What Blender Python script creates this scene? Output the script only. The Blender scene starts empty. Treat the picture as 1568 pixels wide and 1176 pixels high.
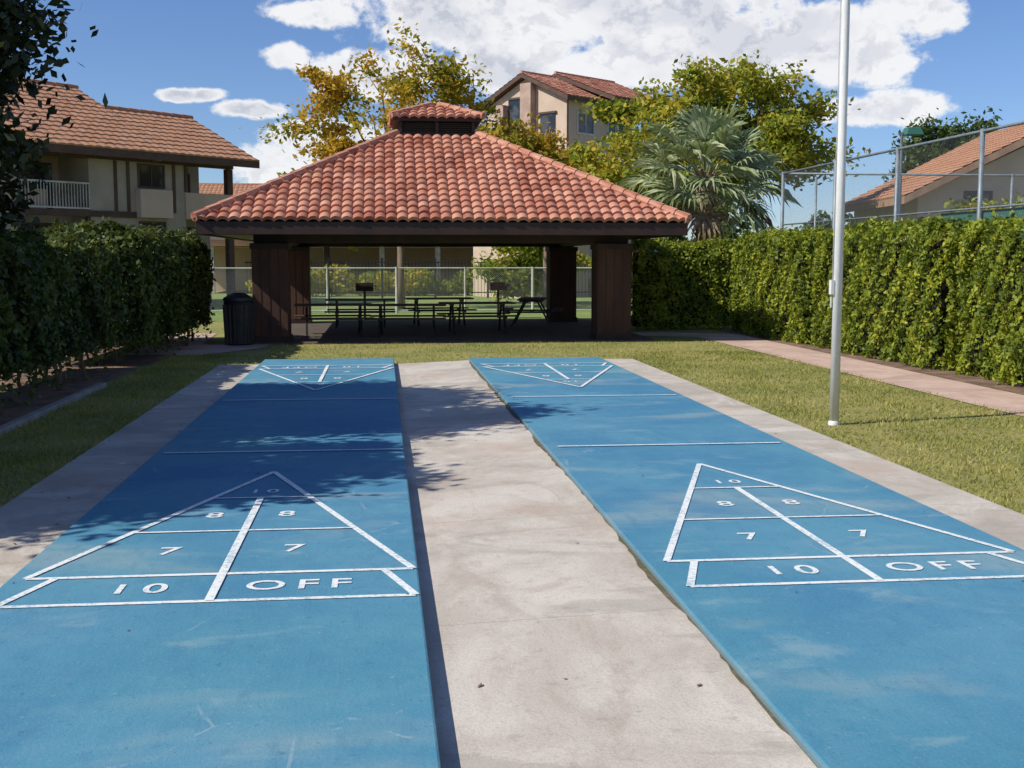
import bpy, math, random
import numpy as np
from mathutils import Vector, Matrix
random.seed(7); rng=np.random.default_rng(7)
S=bpy.context.scene
S.view_settings.view_transform='Standard'; S.view_settings.look='None'; S.view_settings.exposure=0
COL=S.collection
GZ=-0.10   # lawn level, court slab top is z=0

# ------------------------------------------------------------------ camera
cam=bpy.data.cameras.new("camera"); co=bpy.data.objects.new("camera",cam); COL.objects.link(co)
co.location=(0,0,1.8); co.rotation_euler=(math.radians(84.0),0,math.radians(-6.2))
cam.sensor_width=36; cam.lens=41.85; cam.clip_end=2000; S.camera=co

# ------------------------------------------------------------------ material helpers
class NT:
    def __init__(s,nt): s.nt=nt; s.N=nt.nodes; s.L=nt.links
    def node(s,t,**kw):
        n=s.N.new(t)
        for k,v in kw.items(): setattr(n,k,v)
        return n
    def lk(s,a,b): s.L.new(a,b)
    def put(s,inp,v):
        if isinstance(v,(int,float,tuple,list)): inp.default_value=v
        else: s.lk(v,inp)
    def m(s,op,a,b=0.0,c=None,clamp=False):
        n=s.node('ShaderNodeMath',operation=op); n.use_clamp=clamp
        s.put(n.inputs[0],a); s.put(n.inputs[1],b)
        if c is not None: s.put(n.inputs[2],c)
        return n.outputs[0]
    def mix(s,f,a,b,blend='MIX'):
        n=s.node('ShaderNodeMix',data_type='RGBA',blend_type=blend)
        s.put(n.inputs[0],f)
        for i,v in ((6,a),(7,b)):
            if isinstance(v,(tuple,list)) and len(v)==3: v=(*v,1)
            s.put(n.inputs[i],v)
        return n.outputs[2]
    def noise(s,scale,vec=None,detail=4,rough=.55,dist=0):
        n=s.node('ShaderNodeTexNoise'); n.inputs['Scale'].default_value=scale
        n.inputs['Detail'].default_value=detail; n.inputs['Roughness'].default_value=rough
        n.inputs['Distortion'].default_value=dist
        if vec is not None: s.lk(vec,n.inputs['Vector'])
        return n.outputs[0]
    def ss(s,v,lo,hi):
        n=s.node('ShaderNodeMapRange',interpolation_type='SMOOTHSTEP')
        s.put(n.inputs[0],v); n.inputs[1].default_value=lo; n.inputs[2].default_value=hi
        return n.outputs[0]
    def obj(s): return s.node('ShaderNodeTexCoord').outputs['Object']
    def scl(s,v,sc,loc=(0,0,0)):
        n=s.node('ShaderNodeMapping'); s.lk(v,n.inputs[0]); n.inputs['Scale'].default_value=sc; n.inputs['Location'].default_value=loc; return n.outputs[0]
def newmat(name):
    m=bpy.data.materials.new(name); m.use_nodes=True; t=NT(m.node_tree); b=t.N['Principled BSDF']; return m,t,b
def bump(t,b,h,strength=.3,dist=.01):
    n=t.node('ShaderNodeBump'); n.inputs['Strength'].default_value=strength; n.inputs['Distance'].default_value=dist
    t.lk(h,n.inputs['Height']); t.lk(n.outputs[0],b.inputs['Normal'])
def simple(name,c1,c2=None,scale=3,rough=.8,bs=.2,bd=.01,metal=0,stretch=(1,1,1),fine=40):
    m,t,b=newmat(name); c2=c2 or tuple(x*.7 for x in c1)
    v=t.scl(t.obj(),stretch)
    n1=t.noise(scale,v,4); n2=t.noise(fine,v,2)
    f=t.ss(n1,.35,.65); c=t.mix(f,c1,c2)
    c=t.mix(t.m('MULTIPLY',t.ss(n2,.3,.7),.25),c,tuple(x*.6 for x in c1))
    t.lk(c,b.inputs['Base Color']); b.inputs['Roughness'].default_value=rough; b.inputs['Metallic'].default_value=metal
    bump(t,b,n2,bs,bd); return m
def leafmat(name,cols,nscale=.6,trans=.3,rough=.55,nw=.45,tc=(.35,.38,.05)):
    m,t,b=newmat(name)
    g=t.node('ShaderNodeNewGeometry').outputs['Random Per Island']
    n=t.noise(nscale,t.obj(),2)
    f=t.m('ADD',t.m('MULTIPLY',g,1-nw),t.m('MULTIPLY',t.ss(n,.36,.64),nw))
    r=t.node('ShaderNodeValToRGB'); t.lk(f,r.inputs[0])
    el=r.color_ramp.elements
    for i,c in enumerate(cols):
        p=i/(len(cols)-1)
        if i==0: e=el[0]; e.position=0
        elif i==len(cols)-1: e=el[-1]; e.position=1
        else: e=el.new(p)
        e.color=(*c,1)
    t.lk(r.outputs[0],b.inputs['Base Color']); b.inputs['Roughness'].default_value=rough
    b.inputs['Specular IOR Level'].default_value=.3
    if trans>0:
        tr=t.node('ShaderNodeBsdfTranslucent'); t.lk(t.mix(.5,r.outputs[0],tc),tr.inputs[0])
        mx=t.node('ShaderNodeMixShader'); mx.inputs[0].default_value=trans
        t.lk(b.outputs[0],mx.inputs[1]); t.lk(tr.outputs[0],mx.inputs[2])
        t.lk(mx.outputs[0],t.N['Material Output'].inputs[0])
    return m

# ------------------------------------------------------------------ mesh helpers
def link(o,parent=None):
    COL.objects.link(o)
    if parent: o.parent=parent
    return o
def group(name,loc=(0,0,0),rz=0,sc=1):
    e=bpy.data.objects.new(name,None); e.location=loc; e.rotation_euler=(0,0,math.radians(rz)); e.empty_display_size=.3; e.scale=(sc,sc,sc)
    COL.objects.link(e); return e
def mesh(name,v,f,mat,parent=None,smooth=False,bev=0):
    me=bpy.data.meshes.new(name)
    if hasattr(v,'tolist'): v=v.tolist()
    if hasattr(f,'tolist'): f=f.tolist()
    me.from_pydata(v,[],f); me.materials.append(mat)
    if smooth: me.polygons.foreach_set('use_smooth',[True]*len(me.polygons))
    o=bpy.data.objects.new(name,me); link(o,parent)
    if bev:
        b=o.modifiers.new('b','BEVEL'); b.width=bev; b.segments=2; b.limit_method='ANGLE'
    return o
class MB:
    def __init__(s): s.v=[]; s.f=[]
    def box(s,x0,x1,y0,y1,z0,z1):
        n=len(s.v); s.v+=[(x0,y0,z0),(x1,y0,z0),(x1,y1,z0),(x0,y1,z0),(x0,y0,z1),(x1,y0,z1),(x1,y1,z1),(x0,y1,z1)]
        s.f+=[tuple(n+i for i in q) for q in ((0,3,2,1),(4,5,6,7),(0,1,5,4),(1,2,6,5),(2,3,7,6),(3,0,4,7))]; return s
    def hexa(s,p):
        n=len(s.v); s.v+=[tuple(q) for q in p]
        s.f+=[tuple(n+i for i in q) for q in ((0,3,2,1),(4,5,6,7),(0,1,5,4),(1,2,6,5),(2,3,7,6),(3,0,4,7))]; return s
    def beam(s,a,b,w,h=None):
        h=h or w; a=Vector(a); b=Vector(b); d=(b-a).normalized(); up=Vector((0,0,1)) if abs(d.z)<.95 else Vector((0,1,0))
        r=d.cross(up).normalized()*w/2; u=r.cross(d).normalized()*h/2
        return s.hexa([a-r-u,a+r-u,b+r-u,b-r-u,a-r+u,a+r+u,b+r+u,b-r+u])
    def tube(s,pts,rad,sides=6,cap=True):
        pts=[Vector(p) for p in pts]; base=len(s.v)
        for i,p in enumerate(pts):
            d=(pts[min(i+1,len(pts)-1)]-pts[max(i-1,0)]).normalized()
            a=Vector((0,0,1)) if abs(d.z)<.9 else Vector((1,0,0))
            x=d.cross(a).normalized(); y=d.cross(x).normalized()
            r=rad[i] if hasattr(rad,'__len__') else rad
            for k in range(sides):
                t=2*math.pi*k/sides; q=p+x*(r*math.cos(t))+y*(r*math.sin(t)); s.v.append(tuple(q))
        for i in range(len(pts)-1):
            for k in range(sides):
                a=base+i*sides+k; b=base+i*sides+(k+1)%sides
                s.f.append((a,b,b+sides,a+sides))
        if cap:
            s.f.append(tuple(base+k for k in range(sides))[::-1]); n=base+(len(pts)-1)*sides
            s.f.append(tuple(n+k for k in range(sides)))
        return s
    def poly(s,pts):
        n=len(s.v); s.v+=[tuple(p) for p in pts]; s.f.append(tuple(range(n,n+len(pts)))); return s
    def make(s,name,mat,parent=None,smooth=False,bev=0): return mesh(name,s.v,s.f,mat,parent,smooth,bev)
def leafquads(C,N,size,aspect=.55,jit=.8):
    n=len(C); N=N+rng.normal(0,jit,(n,3)); N/=np.linalg.norm(N,axis=1,keepdims=True)+1e-9
    R=rng.normal(0,1,(n,3)); T=np.cross(N,R); T/=np.linalg.norm(T,axis=1,keepdims=True)+1e-9
    B=np.cross(N,T); s=size*rng.uniform(.65,1.35,(n,1))
    V=np.empty((n,4,3)); V[:,0]=C-T*s; V[:,1]=C+B*s*aspect+T*s*.1; V[:,2]=C+T*s; V[:,3]=C-B*s*aspect+T*s*.1
    return V.reshape(-1,3), np.arange(4*n).reshape(n,4)

# ------------------------------------------------------------------ materials
def court_mat():
    m,t,b=newmat("court_blue_paint"); o=t.obj()
    n1=t.noise(.45,o,5,.6,.6); n2=t.noise(.62,t.scl(o,(.8,1.5,1),(3.1,7.7,0)),5,.55,.4); n3=t.noise(55,o,4,.75); n4=t.noise(9,t.scl(o,(1,.35,1)),5,.7)
    n5=t.noise(.22,t.scl(o,(1,1,1),(9,2,0)),3); n6=t.noise(3.2,t.scl(o,(1,1,1),(2,12,0)),6,.7,.3); n7=t.noise(1.3,t.scl(o,(1,1.6,1),(14,3,0)),5,.6,.5)
    c=t.mix(t.ss(n1,.35,.66),(.055,.205,.355),(.095,.275,.40))
    c=t.mix(t.m('MULTIPLY',t.ss(n5,.45,.65),.5),c,(.075,.265,.345))
    c=t.mix(t.m('MULTIPLY',t.ss(n6,.45,.68),.30),c,(.14,.31,.41))
    c=t.mix(t.m('MULTIPLY',t.ss(n2,.52,.70),.60),c,(.28,.37,.39))
    c=t.mix(t.m('MULTIPLY',t.ss(n7,.58,.72),.42),c,(.30,.42,.45))
    c=t.mix(t.m('MULTIPLY',t.ss(n4,.48,.70),.40),c,(.055,.19,.31))
    c=t.mix(t.m('MULTIPLY',t.ss(n3,.45,.75),.34),c,(.20,.34,.41))
    sp=t.noise(26,o,4,.75); c=t.mix(t.m('MULTIPLY',t.ss(sp,.62,.72),.5),c,(.36,.46,.48))
    sp2=t.noise(17,t.scl(o,(1,1,1),(5,5,5)),4,.75); c=t.mix(t.m('MULTIPLY',t.ss(sp2,.60,.70),.5),c,(.035,.12,.20))
    vo=t.node('ShaderNodeTexVoronoi',feature='DISTANCE_TO_EDGE'); vo.inputs['Scale'].default_value=.6
    vv=t.node('ShaderNodeVectorMath',operation='ADD'); t.lk(o,vv.inputs[0]); nn=t.node('ShaderNodeTexNoise'); nn.inputs['Scale'].default_value=2.5; nn.inputs['Detail'].default_value=6; t.lk(nn.outputs[1],vv.inputs[1]); t.lk(vv.outputs[0],vo.inputs['Vector'])
    cr=t.m('MULTIPLY',t.m('LESS_THAN',vo.outputs[0],.005),t.ss(n4,.48,.6)); c=t.mix(t.m('MULTIPLY',t.m('MULTIPLY',cr,t.ss(n2,.42,.58)),.3),c,(.45,.52,.55))
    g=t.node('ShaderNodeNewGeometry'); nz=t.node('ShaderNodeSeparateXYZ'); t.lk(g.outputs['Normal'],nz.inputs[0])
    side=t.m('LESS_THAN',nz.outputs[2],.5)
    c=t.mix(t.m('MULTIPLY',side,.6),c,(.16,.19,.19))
    t.lk(c,b.inputs['Base Color']); b.inputs['Roughness'].default_value=.7; b.inputs['Specular IOR Level'].default_value=.25
    h=t.m('ADD',n3,t.m('MULTIPLY',n4,.8)); bump(t,b,h,.5,.008); return m
def paint_mat():
    m,t,b=newmat("white_line_paint"); o=t.obj()
    n=t.noise(30,o,5,.75); n2=t.noise(1.3,o,3)
    w=t.ss(t.m('ADD',n,t.m('MULTIPLY',n2,.4)),.67,.83)
    c=t.mix(t.m('MULTIPLY',w,.7),(.80,.82,.82),(.20,.37,.47)); t.lk(c,b.inputs['Base Color']); b.inputs['Roughness'].default_value=.6
    return m
def conc_mat(name,c1,c2,c3,joint=2.4,stain=(.42,.30,.235)):
    m,t,b=newmat(name); o=t.obj()
    n1=t.noise(.9,o,6,.65,.8); n2=t.noise(1.7,t.scl(o,(1,.5,1)),6,.7,.8); n3=t.noise(60,o,4,.75); n4=t.noise(.5,t.scl(o,(1,1,1),(4,1,0)),4,.6); n6=t.noise(11,o,5,.7)
    n7=t.noise(.75,t.scl(o,(.6,1.6,1),(1,9,0)),5,.6,1.2)
    c=t.mix(t.ss(n1,.38,.62),c1,c2); c=t.mix(t.m('MULTIPLY',t.ss(n2,.46,.64),.75),c,c3)
    c=t.mix(t.m('MULTIPLY',t.ss(n3,.42,.72),.35),c,tuple(x*.5 for x in c1))
    c=t.mix(t.m('MULTIPLY',t.ss(n4,.52,.68),.5),c,stain)
    c=t.mix(t.m('MULTIPLY',t.ss(n7,.53,.60),.42),c,tuple(x*.62 for x in c1))
    c=t.mix(t.m('MULTIPLY',t.ss(n6,.56,.68),.32),c,tuple(x*.52 for x in c1))
    sep=t.node('ShaderNodeSeparateXYZ'); t.lk(o,sep.inputs[0])
    wob=t.m('MULTIPLY',t.m('SUBTRACT',t.noise(6,o,3),.5),.06)
    fr=t.m('FRACT',t.m('DIVIDE',t.m('ADD',sep.outputs[1],wob),joint))
    j=t.m('LESS_THAN',t.m('ABSOLUTE',t.m('SUBTRACT',fr,.5)),.0025)
    c=t.mix(t.m('MULTIPLY',j,.3),c,(.14,.11,.09))
    t.lk(c,b.inputs['Base Color']); b.inputs['Roughness'].default_value=.85
    bump(t,b,t.m('ADD',n3,n6),.5,.007); return m
def grass_ground(name,a,b_,dry,dk):
    m,t,b=newmat(name); o=t.obj()
    n1=t.noise(.5,o,5,.6,.5); n2=t.noise(4,o,5,.7); n3=t.noise(70,o,3,.7)
    c=t.mix(t.ss(n1,.36,.62),a,b_); c=t.mix(t.m('MULTIPLY',t.ss(n2,.42,.66),.6),c,dry)
    c=t.mix(t.m('MULTIPLY',t.ss(n3,.42,.64),.5),c,dk)
    t.lk(c,b.inputs['Base Color']); b.inputs['Roughness'].default_value=.95; bump(t,b,t.m('ADD',n3,n2),.7,.03); return m
M_court=court_mat(); M_paint=paint_mat()
M_conc=conc_mat("concrete_walk",(.50,.45,.39),(.61,.56,.50),(.43,.365,.31))
M_path=conc_mat("pink_concrete",(.56,.39,.32),(.64,.47,.39),(.50,.34,.27),1.5)
M_ground=grass_ground("lawn_ground",(.22,.245,.055),(.36,.33,.10),(.43,.36,.17),(.11,.125,.03))
M_lush=grass_ground("lush_lawn",(.17,.26,.06),(.24,.33,.09),(.32,.34,.13),(.09,.13,.035))
M_dirt=simple("soil",(.28,.175,.12),(.14,.085,.06),4,.95,.8,.03)
M_blade=leafmat("grass_blade",[(.13,.17,.03),(.27,.28,.06),(.42,.38,.11),(.54,.45,.20)],.7,.25)
M_hedge=leafmat("hedge_leaf",[(.035,.06,.010),(.13,.185,.018),(.28,.33,.03),(.46,.45,.05)],2.2,.3)
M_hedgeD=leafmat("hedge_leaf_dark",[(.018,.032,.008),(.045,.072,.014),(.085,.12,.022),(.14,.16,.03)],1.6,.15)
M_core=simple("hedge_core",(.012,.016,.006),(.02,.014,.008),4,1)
M_bark=simple("bark",(.11,.075,.05),(.06,.04,.03),6,.9,.6,.02,stretch=(1,1,.25))
M_barkl=simple("bark_light",(.24,.17,.12),(.13,.09,.06),6,.9,.6,.02,stretch=(1,1,.25))
M_leafdark=leafmat("leaf_dark",[(.008,.014,.006),(.018,.030,.009),(.035,.05,.015),(.06,.07,.025)],.8,.05)
M_yellow=leafmat("leaf_autumn",[(.09,.15,.018),(.24,.26,.025),(.50,.37,.03),(.62,.36,.03),(.52,.22,.02)],.5,.4,tc=(.5,.38,.04))
M_ygreen=leafmat("leaf_yellow_green",[(.05,.10,.014),(.15,.22,.022),(.30,.34,.035),(.46,.40,.04),(.52,.32,.03)],.40,.38,tc=(.40,.42,.05))
M_green=leafmat("leaf_green",[(.025,.055,.018),(.06,.10,.025),(.12,.16,.04)],.5,.2)
M_palm=leafmat("palm_leaf",[(.12,.18,.08),(.24,.31,.15),(.40,.46,.26),(.60,.62,.42)],.9,.25,.4,nw=.2)
M_palmdead=simple("palm_thatch",(.34,.25,.15),(.18,.12,.08),8,.9)
def tile_mat(name,cols,lite):
    m,t,b=newmat(name)
    a=t.node('ShaderNodeAttribute'); a.attribute_name='tint'
    r=t.node('ShaderNodeValToRGB'); t.lk(a.outputs['Fac'],r.inputs[0]); el=r.color_ramp.elements
    for i,c in enumerate(cols):
        e=el[0] if i==0 else (el[-1] if i==len(cols)-1 else el.new(i/(len(cols)-1))); 
        if i==len(cols)-1: e.position=1
        e.color=(*c,1)
    n=t.noise(1.4,t.obj(),5,.6); n2=t.noise(35,t.obj(),3)
    c=t.mix(t.m('MULTIPLY',t.ss(n,.4,.65),.4),r.outputs[0],lite); c=t.mix(t.m('MULTIPLY',t.ss(n2,.4,.7),.35),c,tuple(x*.45 for x in cols[0]))
    t.lk(c,b.inputs['Base Color']); b.inputs['Roughness'].default_value=.75; bump(t,b,n2,.3,.005); return m
M_tile=tile_mat("clay_tile",[(.27,.085,.05),(.45,.16,.095),(.60,.29,.19),(.38,.125,.07)],(.60,.33,.24))
M_tile2=tile_mat("clay_tile_brown",[(.40,.19,.10),(.48,.24,.13),(.42,.21,.12),(.52,.28,.17)],(.50,.29,.18))
M_wood=simple("dark_brown_wood",(.045,.020,.013),(.026,.012,.009),3,.6,.3,.01,stretch=(1,1,.2))
M_post=simple("brown_stucco_post",(.11,.05,.033),(.07,.033,.023),2.5,.85,.4,.01,stretch=(1,1,.3))
M_stucco=simple("beige_stucco",(.60,.47,.37),(.52,.41,.32),1.2,.9,.3,.01)
M_stucco2=simple("grey_beige_stucco",(.42,.37,.30),(.34,.30,.245),1.2,.9,.3,.01)
M_trim=simple("brown_trim",(.11,.06,.04),(.07,.04,.03),3,.7)
M_glass,_t,_b=newmat("window_glass"); _b.inputs['Roughness'].default_value=.08
_t.lk(_t.mix(_t.ss(_t.noise(1.5,_t.obj(),2),.45,.6),(.02,.025,.03),(.07,.075,.08)),_b.inputs['Base Color'])
M_white=simple("white_paint_metal",(.82,.82,.81),(.72,.72,.71),2,.4,.05,.002,stretch=(1,1,.2))
M_frame=simple("white_frame",(.6,.58,.54),None,2,.5)
M_galv=simple("galvanised_steel",(.22,.26,.29),(.16,.19,.22),5,.5,.05,.002,metal=.2)
M_black=simple("black_metal",(.02,.02,.022),(.035,.03,.028),5,.5,.1,.003)
M_grille=simple("rusted_grill",(.03,.025,.022),(.07,.04,.03),6,.7)
M_green_scr=simple("windscreen_green",(.04,.16,.13),(.03,.11,.10),2,.8)
def chain_mat(name,cell=.06,w=.10,col=(.35,.37,.38)):
    m,t,b=newmat(name); o=t.obj(); s=t.node('ShaderNodeSeparateXYZ'); t.lk(o,s.inputs[0])
    h=t.m('ADD',s.outputs[0],s.outputs[1]); z=s.outputs[2]
    def ln(v): 
        f=t.m('FRACT',t.m('DIVIDE',v,cell)); return t.m('LESS_THAN',f,w)
    a=t.m('MAXIMUM',ln(t.m('ADD',h,z)),ln(t.m('SUBTRACT',h,z)))
    tr=t.node('ShaderNodeBsdfTransparent'); mx=t.node('ShaderNodeMixShader'); b.inputs['Base Color'].default_value=(*col,1); b.inputs['Metallic'].default_value=.3
    b.inputs['Roughness'].default_value=.5
    t.lk(a,mx.inputs[0]); t.lk(tr.outputs[0],mx.inputs[1]); t.lk(b.outputs[0],mx.inputs[2]); t.lk(mx.outputs[0],t.N['Material Output'].inputs[0]); return m
M_chain=chain_mat("chain_link",.07,.055,(.22,.24,.26))

# ------------------------------------------------------------------ ground & paving
MB().poly([(-900,-300,GZ),(900,-300,GZ),(900,1500,GZ),(-900,1500,GZ)]).make("ground",M_ground)
MB().poly([(-30,36.8,GZ+.005),(30,36.8,GZ+.005),(30,66,GZ+.005),(-30,66,GZ+.005)]).make("lawn",M_lush)
# pavement with a gentle cross fall toward the raised left court
prof=[(-2.9,-.075),(.1,-.085),(.35,-.085),(1.56,-.035),(4.58,-.035)]
def pz(x):
    for (a,za),(b,zb) in zip(prof,prof[1:]):
        if x<=b: return za+(zb-za)*(x-a)/(b-a)
    return prof[-1][1]
mb=MB(); y0,y1=-4,21.55
for (a,za),(b,zb) in zip(prof,prof[1:]): mb.poly([(a,y0,za),(b,y0,zb),(b,y1,zb),(a,y1,za)])
mb.poly([(-2.9,y0,-.075),(-2.9,y1,-.075),(-2.9,y1,-.2),(-2.9,y0,-.2)]); mb.poly([(4.58,y0,-.035),(4.58,y0,-.2),(4.58,y1,-.2),(4.58,y1,-.035)])
for (a,za),(b,zb) in zip(prof,prof[1:]): mb.poly([(a,y1,za),(b,y1,zb),(b,y1,-.2),(a,y1,-.2)])
mb.make("concrete_pavement",M_conc)
def slab(name,x0,x1,y0,y1): 
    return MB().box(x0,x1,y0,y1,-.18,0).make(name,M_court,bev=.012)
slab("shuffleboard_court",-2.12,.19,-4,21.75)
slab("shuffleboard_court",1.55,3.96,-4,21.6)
mb=MB(); zt=GZ+.012
mb.poly([(7.75,-5,zt),(8.8,-5,zt),(8.9,29.3,zt),(7.6,28.3,zt)]); mb.poly([(7.6,28.3,zt),(8.9,29.3,zt),(7.2,30.2,zt),(5.6,30.2,zt),(5.6,29.0,zt)])
mb.make("footpath",M_path)
mb=MB(); mb.poly([(-5.2,24.2,zt),(-3.6,24.0,zt),(-2.6,25.6,zt),(-2.4,27.0,zt),(-4.0,27.0,zt),(-4.2,31,zt),(-9,31,zt),(-9,29.6,zt),(-5.0,29.6,zt)])
mb.make("footpath",M_path)
zd=GZ+.006
mb=MB()
def dirtband(xa,xb,y0,y1,amp,seed):
    r=random.Random(seed); L=[];R=[]; y=y0
    while y<=y1:
        L.append((xa+r.uniform(-amp,amp),y)); R.append((xb+r.uniform(-amp,amp),y)); y+=.35
    for i in range(len(L)-1): mb.poly([(*L[i],zd),(*R[i],zd),(*R[i+1],zd),(*L[i+1],zd)])
dirtband(-6.4,-4.25,2,30,.12,1); dirtband(8.9,10.3,4,31.5,.05,2)
mb.make("dirt_bed",M_dirt)
mb=MB(); r=random.Random(4); y=-1; wp=.02
while y<21.3:
    l=r.uniform(.05,.14); wn=min(.045,max(.004,wp+r.uniform(-.014,.014)))
    f=lambda x:(x,pz(x)+.004)
    mb.poly([(f(1.55-wp)[0],y,f(1.55-wp)[1]),(1.549,y,pz(1.549)+.004),(1.549,y+l,pz(1.549)+.004),(1.55-wn,y+l,pz(1.55-wn)+.004)]); y+=l; wp=wn
mb.make("joint_dirt",simple("joint_soil",(.16,.12,.08),(.08,.09,.04),20,1))
mb=MB(); mb.box(-4.22,-4.10,8,18.2,GZ-.05,GZ+.07); mb.make("garden_edging",simple("edging_concrete",(.42,.39,.35),None,3,.9),bev=.015)
# fallen leaves
n=700; X=rng.uniform(-4,4.5,n); Y=rng.uniform(4,24,n); Zf=np.array([.006 if (-2.12<x<.19 or 1.55<x<3.96) and y<21.6 else (pz(x)+.006 if -2.9<x<4.58 and y<21.5 else GZ+.03) for x,y in zip(X,Y)])
k=(X<-2.0)|(rng.uniform(0,1,n)<.10); V,F=leafquads(np.stack([X,Y,Zf],1)[k],np.tile([0,0,1.],(k.sum(),1)),.018,.5,.10); mesh("fallen_leaves",V,F,simple("dry_leaf",(.20,.12,.05),(.10,.06,.03),9,.8))

# painted markings
ZL=.004
def court_lines(cx,name):
    g=group(name,(cx,0,0)); mb=MB(); hw=1.09
    layer=[0]
    def line(a,b,w=.045):
        layer[0]+=1; z=ZL+layer[0]*.0004
        a=Vector((*a,0)); b=Vector((*b,0)); d=(b-a).normalized(); n=Vector((-d.y,d.x,0))*w/2
        mb.poly([(a+n).to_tuple()[:2]+(z,),(a-n).to_tuple()[:2]+(z,),(b-n).to_tuple()[:2]+(z,),(b+n).to_tuple()[:2]+(z,)][::-1])
    for (b0,s) in ((6.27,1),(20.30,-1)):
        off=b0+s*.55; apex=off+s*3.3
        line((-hw,b0),(hw,b0)); line((-hw,off),(hw,off)); line((-hw,b0),(-hw+.17,off),.045); line((hw,b0),(hw-.17,off),.045)
        line((-hw,off),(0,apex),.045); line((hw,off),(0,apex),.045)
        for k in (1,2):
            w=hw*(1-k/3.); line((-w,off+s*1.1*k),(w,off+s*1.1*k),.032)
        line((0,b0),(0,off+s*2.2),.05)
    line((-1.1,11.2),(1.1,11.2),.04); line((-1.1,15.35),(1.1,15.35),.04)
    mb.make("lines",M_paint,g)
    def txt(s,x,y,size,rot=0):
        c=bpy.data.curves.new("num","FONT"); c.body=s; c.size=size; c.align_x='CENTER'; c.align_y='CENTER'; c.offset=.003; c.space_character=1.35
        o=bpy.data.objects.new("num",c); COL.objects.link(o)
        dg=bpy.context.evaluated_depsgraph_get(); me=bpy.data.meshes.new_from_object(o.evaluated_get(dg)); bpy.data.objects.remove(o)
        me.materials.clear(); me.materials.append(M_paint); q=bpy.data.objects.new("number",me); COL.objects.link(q); q.parent=g
        q.location=(x,y,ZL+.0003); q.rotation_euler=(0,0,rot); q.scale=(1.0,.95,1)
    for b0,s,rot in ((6.27,1,0),(20.3,-1,math.pi)):
        txt("10",-.42*s,b0+s*.27,.28,rot); txt("OFF",.45*s,b0+s*.27,.28,rot)
        txt("7",-.40,b0+s*1.12,.28,rot); txt("7",.36,b0+s*1.12,.28,rot)
        txt("8",-.26,b0+s*2.15,.25,rot); txt("8",.24,b0+s*2.15,.25,rot)
        txt("10",0,b0+s*3.0,.2,rot)
court_lines(-.93,"court_markings"); court_lines(2.76,"court_markings")

def blades(n,x0,x1,y0,y1,h,excl=lambda x,y:False,power=1.0):
    x=rng.uniform(x0,x1,n); y=y0+(y1-y0)*rng.uniform(0,1,n)**power
    k=np.array([not excl(a,b) for a,b in zip(x,y)]); x=x[k];y=y[k]; n=len(x)
    a=rng.uniform(0,6.28,n); w=rng.uniform(.004,.009,n); hh=h*rng.uniform(.4,1.3,n); lx=rng.normal(0,.022,n); ly=rng.normal(0,.022,n)
    cl=.6+.8*(np.sin(x*3.1+y*1.3)*np.sin(y*2.3-x*1.1)*.5+.5); hh=hh*cl
    V=np.empty((n,3,3)); z=np.full(n,GZ)
    V[:,0]=np.stack([x-w*np.cos(a),y-w*np.sin(a),z],1); V[:,1]=np.stack([x+w*np.cos(a),y+w*np.sin(a),z],1)
    V[:,2]=np.stack([x+lx,y+ly,z+hh],1); return V.reshape(-1,3)
Vs=[blades(46000,4.56,7.75,6,24,.036,power=1.3), blades(18000,-4.1,-2.88,7,24,.045,power=1.2), blades(18000,-4,9,21.6,27.2,.036,excl=lambda x,y:(x>7.6)or(x<-2.4 and y>24) )]
V=np.concatenate(Vs); mesh("lawn_grass",V,np.arange(len(V)).reshape(-1,3),M_blade)

# ------------------------------------------------------------------ roof tiles
def tile_slope(name,org,e,L,up,SL,iL,iR,parent,mat,p=.26,row=.34,A=.055,step=.04,sub=8):
    org=Vector(org); e=Vector(e).normalized(); up=Vector(up).normalized(); n=e.cross(up).normalized()
    if n.z<0: n=-n
    nc=max(1,round(L/p)); pp=L/nc; nr=max(1,round(SL/row)); r=random.Random(len(name)+int(L*10))
    V=[];F=[];T=[]; cols=nc*sub+1
    tint=[[r.random() for _ in range(nc+1)] for _ in range(nr)]
    jt=[[r.uniform(-.008,.008) for _ in range(nc+1)] for _ in range(nr)]
    def ln(t,h,k):
        lo=iL*t; hi=L-iR*t
        for j in range(cols):
            x=j*pp/sub; w=A*abs(math.sin(math.pi*j/sub))**.8
            x=min(max(x,lo),hi); q=min(j//sub,nc)
            V.append(tuple(org+e*x+up*(SL*t+jt[k][q]*(h>0))+n*(h+w+jt[k][q]*.6))); T.append(tint[k][q])
    lines=[(0,-.03,0)]
    for k in range(nr): lines+= [(k/nr,step,k),((k+1)/nr,0.0,k)]
    for t,h,k in lines: ln(t,h,k)
    for i in range(len(lines)-1):
        for j in range(cols-1):
            a=i*cols+j; F.append((a,a+1,a+1+cols,a+cols))
    o=mesh(name,V,F,mat,parent)
    at=o.data.attributes.new('tint','FLOAT','POINT'); at.data.foreach_set('value',T); return o
def ridge_caps(mb,a,b,r=.10,l=.36):
    a=Vector(a); b=Vector(b); d=b-a; n=max(1,int(d.length/l))
    for i in range(n):
        p=a+d*(i/n); q=a+d*((i+1.08)/n); mb.tube([p,q],[r*1.12,r*.9],8)
def addtint(o,v=.45):
    at=o.data.attributes.new('tint','FLOAT','POINT'); at.data.foreach_set('value',[random.random() for _ in range(len(o.data.vertices))])

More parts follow.
